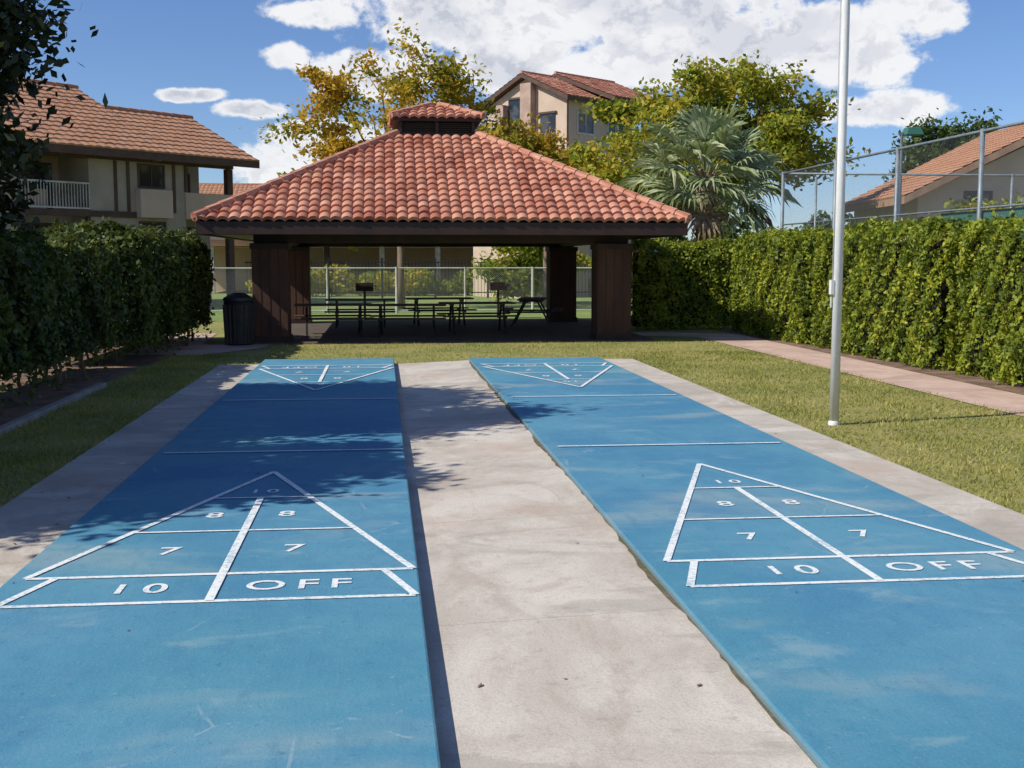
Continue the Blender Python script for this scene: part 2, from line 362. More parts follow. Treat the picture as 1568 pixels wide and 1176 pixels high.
# ------------------------------------------------------------------ pavilion
PX,PY=1.42,31.6
pav=group("picnic_pavilion",(PX,PY,GZ))
H=5.4; ze=2.72; zr=4.98; tp=1.02
sl=Vector((0,H-tp,zr-ze)); SLn=sl.length
for k in range(4):
    a=k*math.pi/2; R=Matrix.Rotation(a,3,'Z')
    tile_slope("roof_tiles_%d"%k,R@Vector((-H,-H,ze)),R@Vector((1,0,0)),2*H,R@sl,SLn,H-tp,H-tp,pav,M_tile,p=.24,row=.30,step=.05,A=.06)
mb=MB()
for sx in(-1,1):
    for sy in(-1,1): ridge_caps(mb,(sx*H,sy*H,ze+.07),(sx*tp,sy*tp,zr+.07))
o=mb.make("hip_caps",M_tile,pav,smooth=False); addtint(o)
mb=MB(); h2=H-.04
for k in range(4):
    R=Matrix.Rotation(k*math.pi/2,3,'Z')
    mb.poly([R@Vector(p) for p in((-h2,-h2,ze-.05),(h2,-h2,ze-.05),(tp,-tp,zr-.05),(-tp,-tp,zr-.05))])
mb.make("roof_deck",M_wood,pav)
mb=MB(); f=.06
mb.box(-H+.02,H-.02,-H+.02,-H+.02+f,ze-.30,ze-.02); mb.box(-H+.02,H-.02,H-.02-f,H-.02,ze-.30,ze-.02)
mb.box(-H+.02,-H+.02+f,-H+.09,H-.09,ze-.30,ze-.02); mb.box(H-.02-f,H-.02,-H+.09,H-.09,ze-.30,ze-.02)
mb.make("fascia",M_wood,pav,bev=.01)
mb=MB(); mb.box(-H+.09,H-.09,-H+.09,H-.09,ze-.26,ze-.22); mb.make("soffit",M_wood,pav)
mb=MB(); b=4.25
for s in(-1,1):
    mb.box(-b-.05,b+.05,s*3.95-.14,s*3.95+.14,ze-.46,ze-.262); mb.box(s*3.95-.14,s*3.95+.14,-3.80,3.80,ze-.455,ze-.263)
mb.make("beams",M_wood,pav,bev=.01)
mb=MB()
for sx in(-1,1):
    for sy in(-1,1):
        cx,cy=sx*3.93,sy*3.93; mb.box(cx-.40,cx+.40,cy-.40,cy+.40,0,ze-.465)
mb.make("posts",M_post,pav,bev=.02)
mb=MB()
for sx in(-1,1):
    for sy in(-1,1):
        cx,cy=sx*3.93,sy*3.93
        mb.box(cx-.43,cx+.43,cy-.43,cy+.43,0,.16); mb.box(cx-.43,cx+.43,cy-.43,cy+.43,ze-.60,ze-.47)
        for dx in (-.2,0,.2): mb.box(cx+dx-.008,cx+dx+.008,cy-.408,cy-.402,.17,ze-.61)
mb.make("post_trim",M_wood,pav,bev=.01)
mb=MB(); c=.96
mb.box(-c,c,-c,c,zr-.1,zr+.10); mb.box(-c+.12,c-.12,-c+.12,c-.12,zr+.10,zr+.36); 
for s in(-1,1):
    for k in range(5):
        z=zr+.12+k*.05; mb.box(-c+.02,c-.02,s*(c-.09)-.05,s*(c-.09)+.05,z,z+.018); mb.box(s*(c-.09)-.05,s*(c-.09)+.05,-c+.15,c-.15,z,z+.018)
    for x in (-c+.04,0,c-.04): mb.box(x-.04,x+.04,s*(c-.02)-.03,s*(c-.02)+.03,zr+.1,zr+.38)
mb.box(-1.10,1.10,-1.10,1.10,zr+.37,zr+.47)
mb.make("cupola",M_wood,pav)
ch=1.17; cz=zr+.45; sl2=Vector((0,ch-.12,.40))
for k in range(4):
    R=Matrix.Rotation(k*math.pi/2,3,'Z')
    tile_slope("cupola_tiles_%d"%k,R@Vector((-ch,-ch,cz)),R@Vector((1,0,0)),2*ch,R@sl2,sl2.length,ch-.12,ch-.12,pav,M_tile,p=.24,row=.3)
mb=MB()
for sx in(-1,1):
    for sy in(-1,1): ridge_caps(mb,(sx*ch,sy*ch,cz+.05),(sx*.1,sy*.1,cz+.45),.08)
o=mb.make("cupola_caps",M_tile,pav); addtint(o)
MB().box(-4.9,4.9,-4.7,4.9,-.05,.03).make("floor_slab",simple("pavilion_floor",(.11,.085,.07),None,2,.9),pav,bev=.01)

M_tw=simple("table_wood",(.13,.07,.045),None,4,.7)
def picnic_table(x,y,rz):
    g=group("picnic_table",(x,y,GZ+.03),rz); mb=MB()
    for i in range(4): mb.box(-.95,.95,-.37+i*.19,-.37+i*.19+.17,.73,.77)
    for s in(-1,1):
        for i in range(2): 
            y0=s*.72+(-.14+i*.145); mb.box(-.95,.95,y0,y0+.13,.43,.465)
    mb.make("top_and_seats",M_tw,g,bev=.006)
    mb=MB()
    for x in(-.65,.65):
        mb.beam((x,-.72,.40),(x,.72,.40),.05); mb.beam((x,-.33,.71),(x,.33,.71),.05)
        for s in(-1,1): mb.beam((x,s*.18,.70),(x,s*.55,.0),.05); 
    mb.beam((-.65,0,.4),(.65,0,.4),.04); mb.make("legs",M_black,g)
for x,y,r in((-1.2,29.6,4),(.6,29.3,-3),(2.4,30.4,3),(4.2,33.4,80),(-.6,33.2,0),(1.6,34.0,5)): picnic_table(x,y,r)
def grill(x,y):
    g=group("charcoal_grill",(x,y,GZ)); MB().tube([(0,0,0),(0,0,.9)],.04,10).make("pedestal",M_black,g)
    mb=MB(); mb.box(-.27,.27,-.2,.2,.9,.92); mb.box(-.27,-.25,-.2,.2,.92,1.15); mb.box(.25,.27,-.2,.2,.92,1.15); mb.box(-.25,.25,.18,.2,.92,1.15); mb.box(-.25,.25,-.2,-.18,.92,1.05)
    for i in range(8): mb.box(-.24,.24,-.17+i*.045,-.16+i*.045,1.07,1.08)
    mb.beam((.27,0,1.06),(.38,0,1.06),.03); mb.make("firebox",M_grille,g)
grill(-.55,37.6); grill(3.7,38.2)

tc=group("trash_can",(-3.15,26.75,GZ)); mb=MB(); mb.tube([(0,0,0),(0,0,.06),(0,0,.9),(0,0,.95),(0,0,.98)],[.25,.27,.31,.33,.30],24); mb.make("bin",M_black,tc)
mb=MB()
for k in range(18):
    a=k*math.pi/9; mb.beam((.29*math.cos(a),.29*math.sin(a),.05),(.325*math.cos(a),.325*math.sin(a),.9),.05,.02)
mb.tube([(0,0,.985),(0,0,1.05),(0,0,1.16)],[.34,.33,.12],24); mb.make("slats_and_lid",M_black,tc)

fp=group("flagpole",(5.15,13.1,GZ)); MB().tube([(0,0,0),(0,0,3),(0,0,6),(0,0,8.5)],[.055,.05,.044,.034],20).make("pole",M_white,fp,smooth=True)
mb=MB(); mb.tube([(0,0,0),(0,0,.03),(0,0,.05)],[.07,.065,.057],20); mb.box(-.09,-.053,-.035,.035,1.50,1.66); mb.beam((-.075,0,1.35),(-.075,0,1.47),.015)
mb.tube([(0,0,8.5),(0,0,8.56),(0,0,8.62)],[.03,.07,.02],12); mb.make("base_cleat_finial",M_white,fp)
MB().tube([(-.065,0,1.5),(-.06,.0,5),(-.05,0,8.4)],.004,5).make("halyard",M_frame,fp)

# ------------------------------------------------------------------ hedges
def hedge(name,x0,x1,y0,y1,z0,z1,mat,dens=900,size=.042,seed=1,faces='xXyYz',stems=False,rnd=.10):
    g=group(name,((x0+x1)/2,(y0+y1)/2,GZ)); cx,cy=(x0+x1)/2,(y0+y1)/2
    hx,hy=(x1-x0)/2,(y1-y0)/2; P=[];N=[]
    def disp(p):
        return .07*np.sin(p[:,0]*2.3+p[:,1]*1.7+seed)+.05*np.sin(p[:,1]*4.1+p[:,2]*3.3+seed*2)+.05*np.sin(p[:,2]*6.1+p[:,1]*7.7+p[:,0]*5)+.04*np.sin(p[:,2]*13+p[:,1]*17+p[:,0]*11+seed)
    def add(n,f,nn):
        a=rng.uniform(-1,1,n); b_=rng.uniform(-1,1,n); nn=np.array(nn,float)
        if f in'xX': p=np.stack([np.full(n,hx*nn[0]),a*hy,(z0+z1)/2+b_*(z1-z0)/2],1)
        elif f in'yY': p=np.stack([a*hx,np.full(n,hy*nn[1]),(z0+z1)/2+b_*(z1-z0)/2],1)
        else: p=np.stack([a*hx,b_*hy,np.full(n,z1)],1)
        d=disp(p)[:,None]; dep=-np.abs(rng.normal(0,.06,(n,1)))+(rng.uniform(0,1,(n,1))>.96)*.10
        P.append(p+nn*(d+dep)); N.append(np.tile(nn,(n,1)))
    for f,nn,A in (('x',(-1,0,0),2*hy*(z1-z0)),('X',(1,0,0),2*hy*(z1-z0)),('y',(0,-1,0),2*hx*(z1-z0)),('Y',(0,1,0),2*hx*(z1-z0)),('z',(0,0,1),4*hx*hy)):
        if f in faces: add(int(A*dens),f,nn)
    P=np.concatenate(P);N=np.concatenate(N)
    top=np.clip((P[:,2]-(z1-.35))/.35,0,1); P[:,0]*=1-rnd*top**2
    ed=np.clip((np.abs(P[:,1])-(hy-.40))/.40,0,1)**2; P[:,0]-=np.sign(P[:,0])*ed*.20*(np.abs(P[:,0])>hx*.5)
    P[:,1]=np.where(np.abs(P[:,1])>hy-.6,np.sign(P[:,1])*(hy-.6+(np.abs(P[:,1])-hy+.6)*(1-.45*top**2)),P[:,1])
    e=np.clip((np.abs(P[:,0])-hx*.6)/(hx*.4),0,1); P[:,2]-=.13*e**2*top
    V,F=leafquads(P,N,size); mesh("leaves",V,F,mat,g)
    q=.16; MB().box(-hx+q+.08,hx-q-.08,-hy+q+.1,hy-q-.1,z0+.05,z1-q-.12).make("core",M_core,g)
    if stems:
        mb=MB(); r=random.Random(seed)
        for i in range(int(2*hy*2.2)):
            yy=r.uniform(-hy,hy); xx=r.uniform(-hx+.1,hx-.15)
            mb.tube([(xx,yy,0),(xx+r.uniform(-.1,.1),yy+r.uniform(-.1,.1),.3),(xx+r.uniform(-.3,.3),yy+r.uniform(-.3,.3),z0+.5)],[.03,.022,.012],5)
        mb.make("stems",M_barkl,g,smooth=True)
        n=int(2*hy*160); p=np.stack([rng.uniform(-hx,hx+.05,n),rng.uniform(-hy,hy,n),rng.uniform(.02,1,n)*z0*1.2],1); k=rng.uniform(0,1,n)<(p[:,2]/z0)*.9+.1
        p=p[k]; V,F=leafquads(p,np.tile([.6,0,.4],(len(p),1)),size*1.1); mesh("low_leaves",V,F,mat,g)
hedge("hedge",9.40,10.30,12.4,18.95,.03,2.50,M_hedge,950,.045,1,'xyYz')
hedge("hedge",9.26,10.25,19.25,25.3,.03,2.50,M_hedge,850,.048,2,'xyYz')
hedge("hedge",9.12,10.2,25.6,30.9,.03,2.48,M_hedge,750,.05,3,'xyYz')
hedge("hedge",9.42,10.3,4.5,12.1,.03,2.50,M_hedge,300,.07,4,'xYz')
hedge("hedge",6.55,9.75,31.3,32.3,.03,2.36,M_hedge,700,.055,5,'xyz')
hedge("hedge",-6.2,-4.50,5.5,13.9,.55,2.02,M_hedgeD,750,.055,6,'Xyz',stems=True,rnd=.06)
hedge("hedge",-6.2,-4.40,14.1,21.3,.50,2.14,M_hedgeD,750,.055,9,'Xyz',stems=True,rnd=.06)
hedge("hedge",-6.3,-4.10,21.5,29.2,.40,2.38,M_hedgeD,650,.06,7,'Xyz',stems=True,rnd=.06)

# ------------------------------------------------------------------ trees
def make_tree(name,loc,trunk_h,cc,cr,leafm,barkm,nclu=70,nleaf=30000,size=.07,seed=1,csig=.45,tr=.18,limbs=6,shell=.55,bare=0,spike=.35):
    r=random.Random(seed); g=group(name,(loc[0],loc[1],GZ)); mb=MB()
    fork=Vector((r.uniform(-.15,.15),r.uniform(-.15,.15),trunk_h))
    mb.tube([(0,0,0),(0,0,trunk_h*.4),fork],[tr*1.25,tr,tr*.8],10)
    cc=Vector(cc); limbpts=[]
    for i in range(limbs):
        a=2*math.pi*i/limbs+r.uniform(-.4,.4); el=r.uniform(.1,.9)
        end=cc+Vector((math.cos(a)*cr[0]*.6*math.cos(el),math.sin(a)*cr[1]*.6*math.cos(el),cr[2]*(.55*math.sin(el))))
        mid=fork.lerp(end,.5)+Vector((r.uniform(-.3,.3),r.uniform(-.3,.3),r.uniform(0,.4)))
        pts=[fork,fork.lerp(mid,.5)+Vector((0,0,-.05)),mid,mid.lerp(end,.5)+Vector((r.uniform(-.15,.15),r.uniform(-.15,.15),.05)),end]
        mb.tube(pts,[tr*.55,tr*.45,tr*.34,tr*.24,tr*.14],7); limbpts+=pts[1:]
    P=[]
    for c in range(nclu):
        while 1:
            p=Vector((r.uniform(-1,1),r.uniform(-1,1),r.uniform(-1,1)))
            if p.length<1 and p.length>shell*r.random()**.5: break
        q=cc+Vector((p.x*cr[0],p.y*cr[1],p.z*cr[2]))*r.uniform(.85,1.10)
        s=min(limbpts,key=lambda z:(z-q).length+max(0,z.z-q.z)*.8)
        m=s.lerp(q,.5)+Vector((r.uniform(-.2,.2),r.uniform(-.2,.2),r.uniform(-.05,.2)))
        tip=q+(q-m)*spike
        mb.tube([s,m,q,tip],[tr*.15,tr*.09,tr*.05,.006],5)
        if c<bare: continue
        k=int(nleaf/nclu*r.uniform(.4,1.6)); sg=csig*r.uniform(.6,1.25)
        f=np.clip(rng.normal(.65,.38,(k,1)),-.4,1.5); ax=np.array(tip-m)
        pts=np.array(m)+f*ax+np.clip(rng.normal(0,1,(k,3)),-2,2)*np.array([sg,sg,sg*.6])*.75; P.append(pts)
    mb.make("trunk_and_branches",barkm,g,smooth=True)
    P=np.concatenate(P); N=np.tile([0,0,.8],(len(P),1)); V,F=leafquads(P,N,size); mesh("leaves",V,F,leafm,g); return g
make_tree("ficus_tree",(-6.05,12.9),2.0,(0,0,4.45),(2.4,2.2,2.3),M_leafdark,M_bark,160,72000,.072,3,.42,.2,7,.1,spike=.15)
make_tree("ficus_tree",(-5.75,14.9),1.8,(0,0,4.1),(1.75,1.3,2.1),M_leafdark,M_bark,90,44000,.07,6,.36,.15,7,.05,spike=.12)
make_tree("ficus_tree",(-7.0,9.0),2.0,(0,0,4.3),(2.2,1.9,1.8),M_leafdark,M_bark,66,26000,.08,5,.38,.18,6,.2,spike=.2)
make_tree("locust_tree",(.7,45.2),3.2,(0,0,6.9),(4.0,3.0,2.5),M_yellow,M_barkl,62,12500,.11,11,.42,.14,8,.6,bare=8,spike=.6)
make_tree("locust_tree",(6.4,46.5),3.0,(0,0,5.6),(2.6,2.4,1.5),M_yellow,M_barkl,32,8000,.11,12,.45,.13,6,.5,spike=.5)
make_tree("locust_tree",(12.6,44.0),3.2,(0,0,6.3),(4.2,3.2,2.5),M_ygreen,M_bark,84,27000,.12,13,.55,.24,9,.45,spike=.5)
make_tree("locust_tree",(9.0,41.5),2.5,(0,0,4.5),(2.3,2.0,1.7),M_ygreen,M_bark,38,11000,.11,14,.45,.16,6,.4,spike=.5)
make_tree("pine_tree",(29.6,60.0),2.5,(0,0,5.6),(2.8,2.8,3.4),M_green,M_bark,80,26000,.16,15,.6,.25,7,.1,spike=.2)
make_tree("shrub_tree",(19.0,33.5),.8,(0,0,2.8),(2.6,1.6,1.1),M_ygreen,M_bark,30,8000,.09,16,.45,.1,6,.2)
make_tree("locust_tree",(-3.0,66),3.0,(0,0,4.6),(4.0,3,1.8),M_ygreen,M_bark,40,9000,.17,17,.7,.2,7,.3)
make_tree("shrub_tree",(6.2,51),.4,(0,0,1.7),(2.3,1.2,1.5),M_ygreen,M_bark,30,7000,.11,18,.4,.08,6,.1,spike=.2)

def palm(x,y,h):
    g=group("fan_palm",(x,y,GZ)); r=random.Random(8); mb=MB()
    mb.tube([(0,0,0),(0,0,.4),(0.02,0,1.5),(0,0,h-.5),(0,0,h)],[.34,.28,.25,.28,.2],14)
    for k in range(110):
        a=r.uniform(0,6.28); z=r.uniform(.6,h); c=Vector((math.cos(a),math.sin(a),0)); mb.beam(Vector((0,0,z))+c*.22,Vector((0,0,z+.22))+c*.38,.07,.02)
    mb.make("trunk",M_palmdead,g)
    L=MB(); D=MB(); ST=MB()
    for i in range(50):
        a=i*2.39996+r.uniform(-.2,.2); el=math.radians(84-125*(i/49.)**.8+r.uniform(-8,8)); dead=i>46
        d=Vector((math.cos(a)*math.cos(el),math.sin(a)*math.cos(el),math.sin(el)))
        pl=r.uniform(1.1,1.5); b0=Vector((0,0,h-.15)); hub=b0+d*pl+Vector((0,0,-.08*pl))
        ST.beam(b0,hub,.035,.015)
        side=d.cross(Vector((0,0,1)));  side=side.normalized() if side.length>.05 else Vector((1,0,0)); up=side.cross(d).normalized()
        R=r.uniform(1.05,1.4); T=D if dead else L; nseg=20; roll=r.uniform(-.5,.5)
        side=(side*math.cos(roll)+up*math.sin(roll)).normalized(); up=side.cross(d).normalized()
        for k in range(nseg):
            th=math.radians(-100+200*(k+.5)/nseg); dd=(d*math.cos(th)+side*math.sin(th)); ln=R*(1-.25*abs(th)/2.0)*r.uniform(.85,1.05)
            w=(-d*math.sin(th)+side*math.cos(th)); fold=up*(.12*abs(math.sin(th))+.04*(k%2))
            p1=hub+dd*ln*.5+fold*ln; p2=hub+dd*ln*.8+fold*ln*.9+Vector((0,0,-.06*ln)); p3=hub+dd*ln+Vector((0,0,-(.12+r.uniform(0,.16))*ln))
            w1=.045*ln+.008; w2=.022*ln
            T.poly([hub,p1+w*w1,p2+w*w2,p3,p2-w*w2,p1-w*w1])
    L.make("fronds",M_palm,g); D.make("dead_fronds",M_palmdead,g); ST.make("stalks",M_palm,g)
palm(9.15,33.4,4.3)

# ------------------------------------------------------------------ tall tennis court fence
tf=group("tennis_court_fence",(10.6,24,GZ)); mb=MB(); HF=4.15
ys=[13.6,17.0,20.4,23.9,27.3,31.0]
for y in ys: mb.tube([(0,y-24,0),(0,y-24,HF+.04)],.045,10)
mb.tube([(0,13.6-24,HF),(0,7,HF)],.028,8); mb.tube([(0,13.6-24,2.8),(0,7,2.8)],.018,8)
for x in (3.2,6.4,9.6,12.8,16,19.2): mb.tube([(x,7,0),(x,7,HF+.04)],.04,8)
mb.tube([(0,7,HF),(19.2,7,HF)],.028,8)
mb.tube([(0,4.55,0),(0,4.55,3.9)],.03,8); 
mb.make("posts_and_rails",M_galv,tf,smooth=True)
MB().poly([(0,13.6-24,0),(0,7,0),(0,7,HF),(0,13.6-24,HF)]).poly([(0,7.01,0),(19.2,7.01,0),(19.2,7.01,HF),(0,7.01,HF)]).make("mesh",M_chain,tf)
MB().poly([(.06,-10,.1),(.06,-2,.1),(.06,-2,2.76),(.06,-10,2.76)]).make("windscreen",M_green_scr,tf)
lp=group("court_floodlight",(15.0,33.6,GZ)); mb=MB(); mb.tube([(0,0,0),(0,0,5.5)],[.06,.04],10); mb.beam((-.1,0,5.5),(.55,0,5.5),.06); mb.make("pole",M_galv,lp)
mb=MB(); mb.hexa([(.05,-.2,5.46),(.6,-.2,5.46),(.6,.2,5.46),(.05,.2,5.46),(.12,-.14,5.68),(.52,-.14,5.68),(.52,.14,5.68),(.12,.14,5.68)]); mb.make("lamp_head",M_green_scr,lp,bev=.02)

cf=group("chain_link_fence",(0,42,GZ)); mb=MB()
for i in range(-7,8): mb.tube([(i*2.4+.5,0,0),(i*2.4+.5,0,1.62)],.035 if i%2 else .05,8)
mb.tube([(-16.5,0,1.58),(17.6,0,1.58)],.025,8); mb.tube([(-16.5,0,.1),(17.6,0,.1)],.02,8)
mb.make("posts_and_rails",M_frame,cf)
MB().poly([(-16.4,0.01,0),(17.4,.01,0),(17.4,.01,1.58),(-16.4,.01,1.58)]).make("mesh",chain_mat("chain_link_light",.08,.07,(.55,.56,.56)),cf)
ff=group("iron_fence",(0,58,GZ)); mb=MB()
for i in range(-40,130): mb.box(i*.16-.010,i*.16+.010,-.01,.01,.1,1.85)
for z in (.25,1.7): mb.box(-6.5,20.8,-.02,.02,z,z+.05)
for i in range(-2,9): mb.box(i*2.56-.05,i*2.56+.05,-.05,.05,0,1.95)
mb.make("pickets",M_black,ff)
def shrubmass(name,x0,x1,y,zt,n,mat,size,seed,sp=1.1):
    r=random.Random(seed); P=[]
    c=int((x1-x0)/sp)
    for i in range(c):
        x=x0+(x1-x0)*(i+r.random())/c; hh=zt*r.uniform(.5,1.1)
        k=n//c; q=rng.normal(0,1,(k,3)); q/=np.linalg.norm(q,axis=1,keepdims=True); q*=rng.uniform(.7,1.05,(k,1))
        q=q*np.array([.95*sp,.9,hh/2])+np.array([x,y+r.uniform(-.8,.8),hh/2+GZ]); P.append(q)
    P=np.concatenate(P); V,F=leafquads(P,np.tile([0,-.4,.6],(len(P),1)),size); return mesh(name,V,F,mat)
shrubmass("shrub_row",-6,22,61.5,1.5,11000,M_ygreen,.12,3)
shrubmass("distant_trees",-70,-8,130,6.5,16000,M_green,.4,4,2.2)
shrubmass("distant_trees",20,90,120,6.5,16000,M_green,.4,5,2.2)

# ------------------------------------------------------------------ buildings
def window(g,mbf,mbg,x0,x1,z0,z1,y,mull=1,t=.05):
    mbg.box(x0,x1,y-.005,y+.02,z0,z1)
    mbf.box(x0-t,x0,y-.04,y+.01,z0-t,z1+t); mbf.box(x1,x1+t,y-.04,y+.01,z0-t,z1+t); mbf.box(x0,x1,y-.04,y+.01,z1,z1+t); mbf.box(x0,x1,y-.05,y+.01,z0-t,z0)
    for i in range(mull): 
        xm=x0+(x1-x0)*(i+1)/(mull+1); mbf.box(xm-t*.3,xm+t*.3,y-.03,y-.006,z0,z1)
def gable_roof(g,x0,x1,y0,y1,yr,ze,zr,mat,nm,th=.22,A=.035):
    for k,(ya,yb,e) in enumerate(((y0,yr,1),(y1,yr,-1))):
        up=Vector((0,yb-ya,zr-ze))
        tile_slope(nm+"_tiles_%d"%k,(x0,ya,ze+.02),(1,0,0),x1-x0,up,up.length,0,0,g,mat,p=.3,row=.36,A=A,step=.03,sub=4)
    mb=MB()
    mb.hexa([(x0,y0,ze-th),(x1,y0,ze-th),(x1,yr,zr-th),(x0,yr,zr-th),(x0,y0,ze),(x1,y0,ze),(x1,yr,zr),(x0,yr,zr)])
    mb.hexa([(x0,yr,zr-th),(x1,yr,zr-th),(x1,y1,ze-th),(x0,y1,ze-th),(x0,yr,zr),(x1,yr,zr),(x1,y1,ze),(x0,y1,ze)])
    mb.make(nm+"_deck",M_trim,g)
    mc=MB(); ridge_caps(mc,(x0,yr,zr+.05),(x1,yr,zr+.05),.08,.4); o=mc.make(nm+"_ridge",mat,g); addtint(o)
def gable_wall(mb,x,y0,y1,yr,z0,ze,zr,t=.15,sgn=1):
    p=[(y0,z0),(y1,z0),(y1,ze),(yr,zr),(y0,ze)]; n=len(mb.v)
    mb.v+=[(x,a,b) for a,b in p]+[(x+t*sgn,a,b) for a,b in p]
    mb.f+=[(n,n+1,n+2,n+3,n+4),(n+9,n+8,n+7,n+6,n+5)]+[(n+i,n+5+i,n+5+(i+1)%5,n+(i+1)%5) for i in range(5)]
# left apartment block (two storeys, standing about half a metre lower)
lb=group("apartment_building",(-5.12,52.1,-.63),47.8,1.28)
mb=MB()
yf=.6; Z1,Z2=3.30,5.0
mb.box(-20,-8.4,yf,6.2,0,Z2); mb.box(-8.4,-6.1,yf+1.5,6.2,Z1,Z2); mb.box(-6.1,-2.6,yf,6.2,0,Z2)
mb.box(-8.4,-6.1,yf+.9,6.2,0,Z1); mb.box(-2.6,-.65,yf+1.7,6.2,Z1,Z2); mb.box(-2.6,-.65,yf+1.2,6.2,0,Z1)
mb.make("walls",M_stucco2,lb)
mb=MB(); gable_wall(mb,-.66,2.35,6.1,3.4,4.9,5.0,6.45,.1,-1); mb.make("gable_wall",M_stucco2,lb)
mb=MB(); mb.box(-4.5,-3.3,yf-.28,yf-.002,Z1-.15,4.02); mb.box(-2.62,-.62,yf-.04,yf+.12,Z1-.15,4.0); mb.box(-.78,-.62,yf+.13,yf+1.69,Z1-.15,4.0)
mb.make("bay_and_parapet",M_stucco,lb,bev=.02)
mb=MB(); mb.box(-.86,-.64,yf,yf+.2,4.01,4.83); mb.box(-.86,-.64,yf,yf+.2,0,Z1-.16); mb.box(-20,-.62,yf-.02,yf+.2,4.84,5.0) ; mb.box(-8.45,-4.51,yf-.06,yf+.1,Z1-.16,Z1+.02)
mb.box(-2.64,-2.52,yf-.05,yf+.2,4.01,4.83); mb.box(-8.45,-8.35,yf-.02,yf+.1,0,Z1-.17); mb.box(-6.2,-6.1,yf-.02,yf+.1,0,Z1-.17)
for x in (-9.2,-5.2,-3.05,-4.75): mb.box(x-.05,x+.05,yf-.04,yf-.004,Z1+.03,4.83)
mb.make("trim",M_trim,lb)
fr=MB();gl=MB()
window(lb,fr,gl,-4.35,-3.45,4.12,4.75,yf); window(lb,fr,gl,-4.35,-3.45,2.1,3.0,yf); window(lb,fr,gl,-2.3,-1.1,Z1+.05,4.7,yf+1.7,1); window(lb,fr,gl,-8.1,-6.4,Z1+.1,4.7,yf+1.5,2)
window(lb,fr,gl,-8.0,-6.6,1.0,2.9,yf+.9,1); window(lb,fr,gl,-10.8,-9.6,3.9,4.7,yf,1); window(lb,fr,gl,-2.2,-1.2,.6,2.9,yf+1.2,1)
fr.make("window_frames",M_trim,lb); gl.make("window_glass",M_glass,lb)
mb=MB(); mb.box(-8.4,-6.1,yf-.02,yf+.04,4.08,4.13); mb.box(-8.4,-6.1,yf-.02,yf+.04,Z1+.05,Z1+.1)
for i in range(24): x=-8.37+i*.098; mb.box(x,x+.02,yf-.005,yf+.025,Z1+.1,4.08)
mb.make("balcony_railing",M_frame,lb)
mb=MB(); mb.box(-7.9,-7.3,yf+.3,yf+.8,Z1+.02,Z1+.6); mb.make("balcony_box",M_stucco,lb,bev=.02)
gable_roof(lb,-3.9,0,0,6.8,3.4,5.1,6.72,M_tile2,"roof_a",A=.02); gable_roof(lb,-20.5,-3.6,-.02,9.4,4.7,5.1,7.45,M_tile2,"roof_b",A=.02)
mb=MB(); gable_wall(mb,-3.72,.3,9,4.7,4.9,5.0,7.2,.1,-1); mb.make("gable_wall_b",M_stucco2,lb)

cb=group("apartment_building",(9.2,59.3,GZ),40)
W=6.3; ze_,zr_=9.95,11.35
mb=MB(); mb.box(.35,5.6,.35,W-.35,0,ze_-.1); gable_wall(mb,.35-.002,.35,W-.35,W/2,5,ze_-.12,zr_-.25,.15); mb.make("walls",M_stucco,cb)
gable_roof(cb,0,6,0,W,W/2,ze_,zr_,M_tile,"roof",A=.03)
gable_roof(cb,2.6,7.5,-.9,W+.6,W/2,ze_+.1,zr_+.25,M_tile,"roof_rear",A=.03)
fr=MB();gl=MB()
window(cb,fr,gl,1.2,2.4,8.25,9.2,.35,1,.09); window(cb,fr,gl,3.6,4.8,8.25,9.2,.35,1,.09); window(cb,fr,gl,1.0,2.2,5.2,6.4,.35,1,.09); fr.make("frames",M_frame,cb); gl.make("glass",M_glass,cb)
mb=MB()
mb.box(-.05,.345,2.45,3.2,0,ze_+.85); mb.box(-.05,.345,4.4,5.0,0,ze_-.1); mb.make("chimney_pier",simple("stucco_rose",(.50,.36,.29),None,1.5,.9),cb,bev=.02)
mb=MB(); mb.box(.30,.344,3.35,4.35,7.8,10.1); mb.box(.30,.344,1.1,2.1,7.9,9.2); mb.box(.30,.344,3.35,4.35,4.9,7.2); mb.make("gable_windows",M_glass,cb)
mb=MB(); mb.box(.24,.299,3.3,4.4,7.55,7.8); mb.box(.24,.34,3.3,4.4,10.1,10.2); mb.box(.24,.34,1.0,2.2,9.2,9.3);mb.box(.24,.34,1.0,2.2,7.8,7.9); mb.make("gable_trim",M_trim,cb)
lw=group("apartment_building",(6.4,56.5,GZ),25)
mb=MB(); mb.box(.4,4.4,.4,5,0,6.4); mb.make("walls",M_stucco,lw); gable_roof(lw,0,4.8,0,5.4,2.7,6.5,7.6,M_tile,"roof")
fr=MB();gl=MB(); window(lw,fr,gl,1.2,2.4,1.0,2.2,.4,1,.08); window(lw,fr,gl,1.2,2.4,4.0,5.2,.4,1,.08); fr.make("frames",M_trim,lw); gl.make("glass",M_glass,lw)
rb=group("apartment_building",(17.4,38.6,GZ),-8)
mb=MB(); mb.box(.6,11.4,.5,9,0,4.0); n=len(mb.v)
mb.v+=[(.6,.5,4.0),(11.4,.5,4.0),(6,.5,6.55),(.6,9,4.0),(11.4,9,4.0),(6,9,6.55)]; mb.f+=[(n,n+1,n+2),(n+5,n+4,n+3),(n,n+2,n+5,n+3),(n+2,n+1,n+4,n+5)]
mb.make("walls",M_stucco,rb)
mb=MB(); th=.24
mb.hexa([(0,0,3.98-th),(6,0,6.95-th),(6,9.5,6.95-th),(0,9.5,3.98-th),(0,0,3.98),(6,0,6.95),(6,9.5,6.95),(0,9.5,3.98)])
